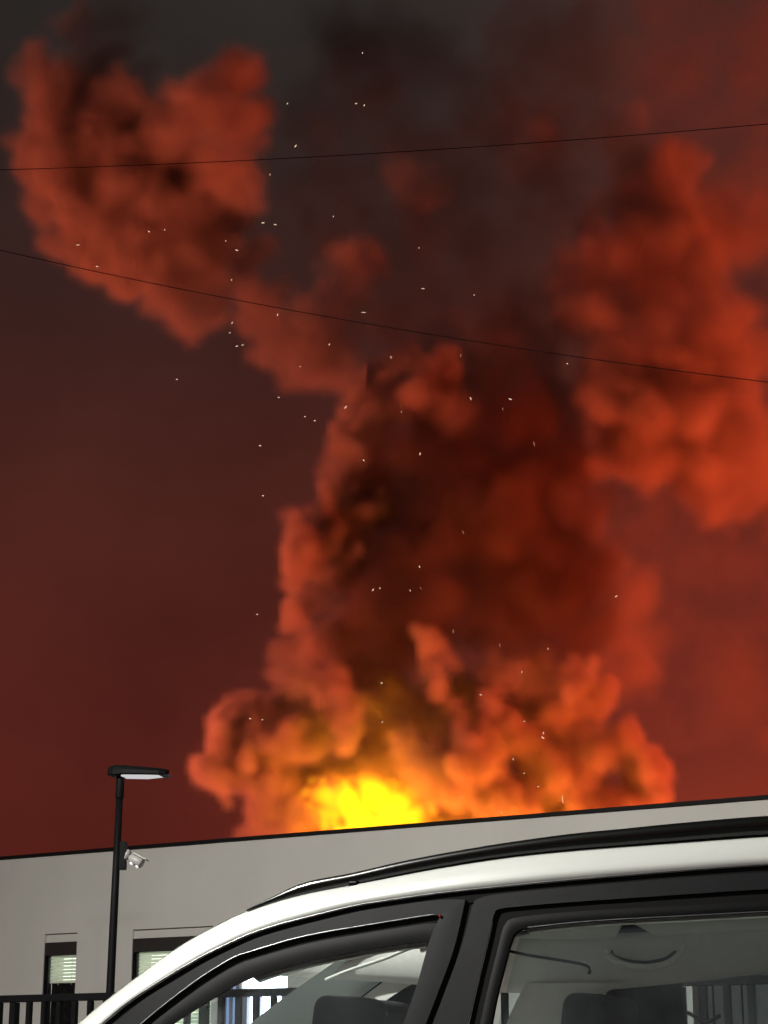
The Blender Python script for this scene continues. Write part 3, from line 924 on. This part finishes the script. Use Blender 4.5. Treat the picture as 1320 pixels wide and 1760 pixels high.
def ball(grid, c, r, strength=1.0, hard=0.35):
    """Soft ball, kept by maximum."""
    i0 = np.maximum(np.floor((c - r - LO) / VOX).astype(int), 0)
    i1 = np.minimum(np.ceil((c + r - LO) / VOX).astype(int) + 1, DIM)
    if (i1 <= i0).any():
        return
    ax = [((np.arange(i0[k], i1[k]) * VOX + LO[k] - c[k]) / r[k]) ** 2 for k in range(3)]
    d = np.sqrt(ax[0][:, None, None] + ax[1][None, :, None] + ax[2][None, None, :])
    v = np.clip((1 - d) / hard, 0, 1); v = v * v * (3 - 2 * v) * strength
    s = tuple(slice(i0[k], i1[k]) for k in range(3))
    np.maximum(grid[s], v, out=grid[s])


def billow(grid, c, r, strength, level, hard):
    ball(grid, c, np.array([r, r, r]), strength, hard)
    if level == 0:
        return
    for _ in range(11 if level == 2 else 7):
        v = rng.normal(size=3); v /= np.linalg.norm(v)
        q = r * rng.uniform(.30, .52)
        billow(grid, c + v * (r * rng.uniform(.72, .95)), q, strength * rng.uniform(.8, 1.0), level - 1, hard)


# puffs read off the photograph: pixel x, pixel y, forward distance, radius in pixels, thickness
PUFFS = {
 'upper left': (1, .65, [(150,240,118,100),(230,215,116,100),(110,185,121,65),(180,330,117,110),(285,285,115,100),(330,375,114,100),
   (255,425,116,75),(330,480,114,66),(312,540,114,42),(110,300,120,80),(205,395,118,80),(62,245,121,44),(90,130,121,50),(170,165,119,80),
   (250,330,116,95),(150,400,118,55),(385,330,113,55),(350,440,114,60),(30,235,121,30)]),
 'tower': (1, .65, [(378,140,109,56),(372,205,109,62),(388,270,109,58),(395,110,109,34),(345,180,110,40),(420,200,111,40)]),
 'middle left': (1, .65, [(440,500,114,48),(480,560,113,62),(540,545,113,58),(595,505,113,54),(640,452,114,42),(560,590,113,48),
   (428,435,114,48),(500,630,114,30),(455,560,114,38),(520,600,113,44)]),
 'left chain': (1, .65, [(640,640,112,56),(720,660,111,56),(650,720,112,66),(622,800,112,58),(582,830,112,46),(590,900,112,48),(640,860,113,50),
   (540,950,112,44),(500,930,112,36),(515,985,112,28),(562,1005,112,42),(508,1045,112,38),(532,1100,112,46),(488,1130,112,42),
   (480,1162,112,32),(530,1180,112,42),(570,1215,111,42),(590,1265,111,36),(560,1150,111,40),(600,960,113,44),(610,1040,113,40),(580,1090,113,40)]),
 'core': (1, .40, [(880,610,114,100),(800,760,113,130),(860,900,112,130),(760,980,112,110),(880,1030,112,95),(690,1060,113,75),
   (950,720,115,85),(970,980,114,75),(740,620,114,90),(700,880,113,80),(930,840,113,80),(690,960,113,60),(820,1090,112,60),(940,1090,113,70),
   (640,1150,114,60),(720,760,112,60),(860,700,111,60),(800,640,112,55)]),
 'upper core': (1, .5, [(720,480,116,120),(790,350,118,130),(850,450,117,110),(690,200,121,120),(600,300,119,85),(570,390,118,75),
   (640,90,123,130),(860,200,121,130),(960,330,120,85),(520,180,121,65),(740,120,120,90),(980,180,124,100),(930,80,126,120),(500,320,118,60),
   (800,560,114,70),(680,560,115,60),(900,520,116,70)]),
 'dim puffs': (1, .45, [(715,285,112,50),(690,262,112,38),(742,325,112,36),(765,280,113,38),(560,230,115,50),(590,190,116,40),(540,280,115,36),
   (930,280,114,60),(880,230,115,50),(960,240,115,46),(830,560,112,50),(880,590,112,40),(760,690,110,42),(960,830,110,36),(975,865,110,24),
   (930,812,110,28),(890,800,110,26),(820,860,110,34),(780,560,112,40),(170,40,122,60),(225,30,122,46),(200,110,120,50),(240,150,118,46)]),
 'right': (1, .6, [(1130,350,113,110),(1180,300,115,66),(1060,440,111,100),(980,460,110,66),(1120,530,112,120),(1010,540,110,80),
   (1180,470,114,85),(1080,640,111,100),(1190,620,114,95),(1150,720,112,100),(1230,700,115,85),(1250,790,114,85),(1300,830,115,62),
   (1180,800,113,75),(1080,780,112,80),(1130,440,112,105),(1280,740,115,64),(1250,620,117,75),(960,500,110,50),(1240,400,119,85),(1310,770,116,64),
   (1020,690,110,60),(1200,540,113,80),(1100,280,114,70)]),
 'right haze': (1, .9, [(1250,150,126,190),(1290,350,126,170),(1120,150,128,150),(1330,600,124,130),(1200,950,120,140),(1090,900,118,110),
   (1300,1000,122,150),(1130,1080,118,120),(1250,1200,120,150),(1180,50,128,160),(1330,60,128,160),(1060,1000,117,80),(1120,1250,119,110)]),
 'right low': (1, .5, [(1030,1000,115,50),(1060,1060,115,58),(1020,950,115,44),(1080,1150,116,70),(1040,1110,115,50),(1000,890,114,44)]),
 'lower': (1, .65, [(750,1130,111,38),(785,1148,111,26),(725,1118,111,22),(762,1180,111,24),(772,1225,112,26),(782,1265,112,32),(872,1170,112,28),
   (920,1180,112,48),(980,1185,112,48),(960,1225,112,40),(900,1280,113,46),(830,1290,112,38),(790,1320,111,38),(1010,1270,113,48),(1060,1300,114,48),
   (1100,1340,115,46),(950,1330,114,60),(860,1380,114,54),(700,1290,113,46),(660,1310,114,42),(620,1325,115,38),(740,1350,112,44),
   (1000,1380,115,66),(1030,1210,113,44),(680,1220,114,46),(640,1250,114,44),(850,1235,113,40),(700,1200,114,36)]),
 'lower left': (1, .65, [(372,1320,113,34),(412,1320,113,48),(450,1290,114,54),(430,1250,115,46),(485,1345,114,54),(500,1405,114,56),
   (545,1345,115,44),(400,1240,116,36),(480,1240,114,46),(350,1310,113,22),(530,1280,113,46)]),
 'low bank': (.7, .6, [(560,1410,120,60),(640,1400,121,70),(720,1400,120,70),(800,1420,119,60),(900,1420,119,70),
  (1000,1430,120,70),(1090,1400,121,60),(480,1450,119,60),(600,1280,119,80),(800,1220,119,90),(950,1260,120,90)]),
}


def blur(a, times):
    for _ in range(times):
        for ax in range(3):
            b = a * .5
            sl = [slice(None)] * 3; sr = [slice(None)] * 3
            sl[ax] = slice(1, None); sr[ax] = slice(None, -1)
            b[tuple(sl)] += a[tuple(sr)] * .25; b[tuple(sr)] += a[tuple(sl)] * .25
            a = b
    return a


def puff_field(keys, levels, grow=1.08):
    g = np.zeros(DIM, np.float32)
    for key in keys:
        thick, hard, lst = PUFFS[key]
        for px, py, y, r in lst:
            billow(g, np.array(at(px, py, y)), r * y / F_PX * grow, thick, levels if r > 40 else levels - 1, hard)
    return g


def warp_index(amp, cell, seed):
    w = [(fbm(DIM, cell / VOX, 3, seed + 17 * k) - .5) * 2 * amp / VOX for k in range(3)]
    out = []
    for k in range(3):
        sh = [1, 1, 1]; sh[k] = -1
        out.append(np.clip(np.rint(np.arange(DIM[k], dtype=np.float32).reshape(sh) + w[k]), 0, DIM[k] - 1).astype(np.int32))
    return tuple(out)


def erode(g, n, amount=1.1, lo=0.0, hi=1.0):
    g = np.clip(g - (1 - g) * np.clip(n - .3, 0, 1) * amount, 0, 1)
    if hi < 1:                           # tighten the edge
        g = np.clip((g - lo) / (hi - lo), 0, 1); g = g * g * (3 - 2 * g)
    return g


def volume_object(name, values, lo, hi, material, parent=None):
    """A volume grid made from an array: the numbers ride on vertices that a node group reads into a Volume Cube."""
    dim = values.shape
    values = values * (1 + .004 * rng.random(dim, dtype=np.float32))      # no block of equal voxels: those are dropped
    me = bpy.data.meshes.new(name)
    flat = np.ascontiguousarray(values.transpose(2, 1, 0), dtype=np.float32).ravel()
    me.vertices.add(flat.size)
    attr = me.attributes.new('amount', 'FLOAT', 'POINT')
    attr.data.foreach_set('value', flat)
    co = np.zeros((flat.size, 3), np.float32); co[:] = (lo + hi) / 2
    me.vertices.foreach_set('co', co.ravel())
    ob = bpy.data.objects.new(name, me); COL.objects.link(ob)
    if parent: ob.parent = parent
    ng = bpy.data.node_groups.new(name + '_grid', 'GeometryNodeTree')
    ng.interface.new_socket('Geometry', in_out='INPUT', socket_type='NodeSocketGeometry')
    ng.interface.new_socket('Geometry', in_out='OUTPUT', socket_type='NodeSocketGeometry')
    N, L = ng.nodes, ng.links
    gi, go = N.new('NodeGroupInput'), N.new('NodeGroupOutput')
    cube = N.new('GeometryNodeVolumeCube')
    cube.inputs['Min'].default_value = tuple(lo); cube.inputs['Max'].default_value = tuple(hi)
    for k, ax in enumerate('XYZ'):
        cube.inputs['Resolution ' + ax].default_value = dim[k]
    pos = N.new('GeometryNodeInputPosition')
    sub = N.new('ShaderNodeVectorMath'); sub.operation = 'SUBTRACT'; sub.inputs[1].default_value = tuple(lo)
    div = N.new('ShaderNodeVectorMath'); div.operation = 'DIVIDE'
    div.inputs[1].default_value = tuple((hi - lo) / (np.array(dim) - 1))
    half = N.new('ShaderNodeVectorMath'); half.operation = 'ADD'; half.inputs[1].default_value = (.5, .5, .5)
    flo = N.new('ShaderNodeVectorMath'); flo.operation = 'FLOOR'
    dot = N.new('ShaderNodeVectorMath'); dot.operation = 'DOT_PRODUCT'
    dot.inputs[1].default_value = (1, dim[0], dim[0] * dim[1])
    # float32 runs out of whole numbers at 16.7 million: the grid stays far below that
    si = N.new('GeometryNodeSampleIndex'); si.data_type = 'FLOAT'; si.domain = 'POINT'
    na = N.new('GeometryNodeInputNamedAttribute'); na.data_type = 'FLOAT'; na.inputs['Name'].default_value = 'amount'
    sm = N.new('GeometryNodeSetMaterial'); sm.inputs['Material'].default_value = material
    L.new(pos.outputs[0], sub.inputs[0]); L.new(sub.outputs[0], div.inputs[0]); L.new(div.outputs[0], half.inputs[0])
    L.new(half.outputs[0], flo.inputs[0]); L.new(flo.outputs[0], dot.inputs[0]); L.new(dot.outputs['Value'], si.inputs['Index'])
    L.new(gi.outputs[0], si.inputs['Geometry']); L.new(na.outputs['Attribute'], si.inputs['Value'])
    L.new(si.outputs['Value'], cube.inputs['Density']); L.new(cube.outputs[0], sm.inputs[0]); L.new(sm.outputs[0], go.inputs[0])
    md = ob.modifiers.new('grid', 'NODES'); md.node_group = ng
    me.materials.append(material)
    return ob


def smoke_material(name, color, density, aniso, step=1.0):
    m = bpy.data.materials.new(name); m.use_nodes = True
    nt = m.node_tree; nt.nodes.clear()
    vo = nt.nodes.new('ShaderNodeOutputMaterial'); pv = nt.nodes.new('ShaderNodeVolumePrincipled')
    pv.inputs['Color'].default_value = (*color, 1)
    pv.inputs['Density'].default_value = density
    pv.inputs['Anisotropy'].default_value = aniso
    nt.links.new(pv.outputs[0], vo.inputs['Volume'])
    m.cycles.volume_step_rate = step
    return m


ALBEDO = (.84, .78, .74)
# the high part of the plume
frame((-38, 94, 20), (40, 144, 86), .33)
wi = warp_index(2.4, 6.0, 100)
w2 = warp_index(.8, 1.9, 180)
n = fbm(DIM, 2.6 / VOX, 4, 300, .55)
big = fbm(DIM, 9 / VOX, 2, 350)
body = np.clip(.3 + 1.4 * n, 0, 1.3)
def shaped(keys, amount, lo=0.0, hi=1.0):
    return erode(puff_field(keys, 2)[wi][w2], n, amount, lo, hi)
cr = crease(DIM, 3.4 / VOX, 3, 320)
grid = tight(puff_field(['upper left', 'tower', 'middle left'], 2, 1.16)[wi][w2] - .55 * cr, .04, .45) * .9 * np.clip(.5 + n, 0, 1.3) * np.clip(big * 2.2, .5, 1.3)
grid = np.maximum(grid, shaped(['right'], .9, .05, .8) * .5 * np.clip(.5 + n, 0, 1.3) * np.clip(big * 2.2 - .2, .35, 1.2))
dim = shaped(['dim puffs', 'right low'], 1.1) * body * .22
haze_ = shaped(['right haze'], .9) * (np.clip(n * 3 - .8, .08, 1.4) + .06 * n) * .11
hl = np.clip((np.arange(DIM[2]) * VOX + LO[2] - 26) / 14, .4, 1); haze_ = haze_ * hl[None, None, :].astype(np.float32)
grid = np.maximum(np.maximum(grid, dim), np.maximum(haze_, blur(grid, 8) * .08))
grid = blur(grid, 1)
grid[grid < .004] = 0
shaded_core = shaped(['core'], 1.2, .05, .7) * body * .8
hz = np.clip((np.arange(DIM[2]) * VOX + LO[2] - 33) / 14, 0, 1); shaded_core *= (1 - .72 * hz * hz * (3 - 2 * hz))[None, None, :].astype(np.float32)   # thinning upwards
shaded_core = np.maximum(shaded_core, shaped(['upper core'], 1.0) * (np.clip(n * 2.6 - .75, .03, 1.2) + .08 * n) * .22)
shaded_core = blur(shaded_core, 1)
shaded_core[shaded_core < .006] = 0
shaded_core *= 1 - np.clip(grid * 4, 0, 1)
smoke = volume_object('smoke_plume', grid, LO, HI, smoke_material('smoke', ALBEDO, 1.0, .1, 1.0))
tag(smoke, 'high red-lit smoke billows drifting off to the left and right', 'smoke', kind='stuff')
column = volume_object('shaded_column', shaded_core, LO + np.array([.11, .13, .07]), HI + np.array([.11, .13, .07]), smoke_material('shaded_smoke', (.24, .18, .16), .6, .1, 1.0))  # unlit core: its shade is put into a darker smoke colour
tag(column, 'smoke column at the centre of the plume, coloured dark as shade', 'smoke', kind='stuff')
del cr, wi, w2, n, big, body, grid, shaded_core, dim, haze_
# the low part near the fire, on a finer grid
frame((-15.017, 103.031, 8.023), (26, 126, 53), .27)
low = np.maximum(puff_field(['lower', 'lower left', 'low bank'], 2, 1.16), puff_field(['left chain'], 2, 1.08))
for amp_, cell_, sd_ in ((1.7, 4.2, 500), (.5, 1.4, 560)):
    low = low[warp_index(amp_, cell_, sd_)]
n = fbm(DIM, 2.0 / VOX, 4, 600, .55)
big = fbm(DIM, 4 / VOX, 2, 650)
cr = crease(DIM, 2.4 / VOX, 4, 620)
low = tight(low - .6 * cr, .05, .38) * np.clip(.2 + 1.6 * n, 0, 1.3) * np.clip(big * 3.2 - .8, .10, 1.3)
low = np.maximum(blur(low, 1), blur(low, 14) * .04)
lz = np.clip((46.5 - (np.arange(DIM[2]) * VOX + LO[2])) / 7, 0, 1); low *= (lz * lz * (3 - 2 * lz))[None, None, :].astype(np.float32)
low[low < .004] = 0
low_smoke = volume_object('fire_smoke', low, LO, HI, smoke_material('fire_smoke', ALBEDO, 2.6, .1, 1.0))
tag(low_smoke, 'orange-lit smoke billows boiling up just above the flames', 'smoke', kind='stuff')
# thin veil drifting right; over the column it is added fill for the dark core, on a coarse grid of its own
VV = 1.6
VL = np.array([-15.0, 98.3, 1.0]); VD = np.array([50, 27, 56]); VH = VL + (VD - 1) * VV
vx = [(np.arange(VD[k]) / (VD[k] - 1)) for k in range(3)]
edge = [np.clip(np.minimum(v, 1 - v) / e, 0, 1) for v, e in zip(vx, (.34, .3, .12))]
edge = [e * e * (3 - 2 * e) for e in edge]
veil = edge[0][:, None, None] * edge[1][None, :, None] * edge[2][None, None, :]
veil = (veil * (np.clip(fbm(VD, 9, 3, 55) * 2.4 - .5, .1, 2) + .05 * fbm(VD, 4, 2, 58))).astype(np.float32)
vh = np.clip((np.arange(VD[2]) * VV + VL[2] - 36) / 24, 0, 1)[None, None, :]; vr = np.clip((np.arange(VD[0]) * VV + VL[0] - 2) / 14, 0, 1)[:, None, None]
veil *= (1 - .85 * vh * (1 - vr)).astype(np.float32)                # it thins out above the column, not to its right
veil[veil < .002] = 0
vo_ = volume_object('thin_fill_smoke', veil, VL, VH, smoke_material('veil_fill_smoke', ALBEDO, .0046, .1))
tag(vo_, 'thin red smoke veil right of the plume, added over the core as fill', 'smoke', kind='stuff')
FIRE_AND_FILL = [(650, 1440, 112, (1.0, .25, .012), 4.6e3, 1.5),
        (930, 1530, 112, (1.0, .21, .014), 6.5e3, 2.5),
        (-800, 1790, 104, (1.0, .145, .065), 2.4e5, 5.0),  # added lamp far off the flames, lightens the left billows
        (2300, 1790, 99, (1.0, .085, .022), 3.3e5, 5.0)]  # added lamp out to the front, lightens the right billows
for px, py, y, c, w, r in FIRE_AND_FILL:
    point_lamp('fire_and_fill_light', at(px, py, y), c, w, r)
# ---- the flames themselves: a glowing volume
fc = np.array(at(640, 1410, 107))
frame(fc - np.array([6.0, 3.5, 7.0]), fc + np.array([6.5, 3.5, 5.0]), .13)
fgrid = np.zeros(DIM, np.float32)
for px, py, r, st in [(595,1378,52,1),(640,1372,52,1),(565,1372,36,1),(670,1395,44,1),(620,1410,50,1),(700,1405,34,.85),(560,1400,26,.8),(650,1430,60,1),(590,1440,50,1),(720,1430,40,.8),(640,1480,90,1),(650,1560,90,1),(555,1362,16,.7),(690,1375,24,.7),(735,1410,18,.6)]:
    billow(fgrid, np.array(at(px, py, 107)), r * 1.14 * 107 / F_PX, st, 2, 1.0)
nn = fbm(DIM, 3.6 / VOX, 4, 900, .42)
fgrid = blur(fgrid[warp_index(.9, 2.7, 700)], 1)
fgrid = np.clip(fgrid - (1 - fgrid) * np.clip(nn - .25, 0, 1) * 1.2, 0, 1) * np.clip(.55 + .9 * nn, 0, 1.4)
fgrid[fgrid < .01] = 0
m_fl = bpy.data.materials.new('flame'); m_fl.use_nodes = True
nt = m_fl.node_tree; nt.nodes.clear()
vo = nt.nodes.new('ShaderNodeOutputMaterial'); pv = nt.nodes.new('ShaderNodeVolumePrincipled')
at_ = nt.nodes.new('ShaderNodeAttribute'); at_.attribute_name = 'density'
rp = nt.nodes.new('ShaderNodeValToRGB')
for e, (p, c) in zip(rp.color_ramp.elements, ((.0, (1, .20, .006)), (.8, (1, .72, .004)))):
    e.position = p; e.color = (*c, 1)
ms = nt.nodes.new('ShaderNodeMath'); ms.operation = 'MULTIPLY'; ms.inputs[1].default_value = 1.35
nt.links.new(at_.outputs['Fac'], rp.inputs['Fac']); nt.links.new(rp.outputs['Color'], pv.inputs['Emission Color'])
nt.links.new(at_.outputs['Fac'], ms.inputs[0]); nt.links.new(ms.outputs[0], pv.inputs['Emission Strength'])
pv.inputs['Density'].default_value = .35; pv.inputs['Color'].default_value = (.6, .4, .2, 1)
nt.links.new(pv.outputs[0], vo.inputs['Volume'])
flames = volume_object('flames', fgrid, LO, HI, m_fl)
tag(flames, 'bright yellow flames rising behind the roof edge', 'flames', kind='stuff')
# ================================================================== FLYING SPARKS
SPARKS = [(623,91,5,90),(494,178,5,60),(612,178,5,10),(626,181,5,70),(508,251,7,55),(464,300,8,90),(573,372,5,80),(452,383,7,5),(473,386,7,-10),
 (256,398,4,-30),(283,395,6,-60),(388,414,4,80),(407,430,7,-25),(134,421,11,0),(167,458,6,-20),(398,481,5,90),(399,555,8,55),(395,572,6,5),
 (407,595,6,20),(417,593,6,10),(477,541,5,80),(625,537,14,0),(566,592,4,60),(516,630,4,-40),(479,683,5,0),(524,716,5,0),(541,723,4,0),
 (594,700,8,45),(447,766,5,0),(625,791,6,-60),(722,780,6,80),(452,852,4,0),(721,974,5,-70),(641,1014,6,50),(653,1011,6,-75),(705,1015,7,-80),
 (723,1011,9,-60),(809,685,8,-70),(864,703,11,-78),(877,686,7,-20),(672,614,5,-70),(792,611,10,85),(975,625,4,0),(1059,1025,7,40),
 (918,763,12,-80),(796,915,12,-65),(779,1085,9,88),(442,1056,5,0),(656,1174,5,0),(826,1194,5,-30),(859,1109,9,85),(942,1115,7,80),
 (897,1155,7,65),(430,1235,4,0),(451,1237,4,0),(657,1241,5,40),(901,1240,4,0),(933,1268,7,-40),(882,1305,6,90),(901,1329,4,0),
 (925,1352,4,0),(1042,1223,4,0),(967,1374,18,-84),(862,1397,10,-78),(791,1370,4,20),(727,496,9,3),(815,507,5,60),(304,652,5,0),(720,426,4,80),
 (934,1260,5,70),(690,708,5,-70)]


def spark_words(px, py, ln, ang):
    size = 'dot-like' if ln <= 4 else 'short' if ln <= 7 else 'long'
    tilt = '' if ln <= 4 else ' level' if abs(ang) <= 12 else ' upright' if abs(ang) >= 72 else ' slanting'
    if py < 600 and px < 420: zone = 'on the upper left billow'
    elif px < 420: zone = 'in the open red sky'
    elif px < 560: zone = 'at the left plume edge'
    elif px < 760: zone = 'amid the plume'
    else: zone = 'in the right plume half'
    lev = next(t for lim, t in ((300, 'near the top'), (480, 'high up'), (660, 'above halfway'), (820, 'halfway up'), (1050, 'below halfway'), (1210, 'low down'), (9999, 'near the flames')) if py < lim)
    return size + tilt, zone + ', ' + lev


RANK = ['leftmost', 'second from left', 'third from left', 'fourth from left', 'fifth from left', 'sixth from left']
KIND = [spark_words(*q) for q in SPARKS]
def spark_label(i):
    same = sorted([j for j in range(len(SPARKS)) if KIND[j] == KIND[i]], key=lambda j: SPARKS[j][0])
    w, z = KIND[i]
    if len(same) == 1: return f'{w} bright spark {z}'
    return f'{RANK[same.index(i)]} of {len(same)} {w} sparks {z}'
me_s = []
for mat in ('spark', 'spark_dim'):
    bm = bmesh.new(); bmesh.ops.create_icosphere(bm, subdivisions=1, radius=1.0)
    me = bpy.data.meshes.new('spark'); bm.to_mesh(me); bm.free(); me.materials.append(M[mat]); me_s.append(me)
random.seed(11)
for i, (px, py, ln, ang) in enumerate(SPARKS):
    y = random.uniform(60, 96)
    dim = ln >= 9 and py > 600 and py < 1200
    o = bpy.data.objects.new('spark', me_s[1 if dim else 0]); COL.objects.link(o)
    o.location = at(px, py, y)
    k = y / F_PX
    q_ = random.uniform(.6, 1.05)
    o.scale = (ln * k * .5 * q_, k * q_, (.7 if ln > 8 else 1.0) * k * q_)
    o.rotation_euler = (random.uniform(-.3, .3), -R(ang), random.uniform(-.4, .4))
    tag(o, spark_label(i), 'spark', 'sparks flying up from the fire')
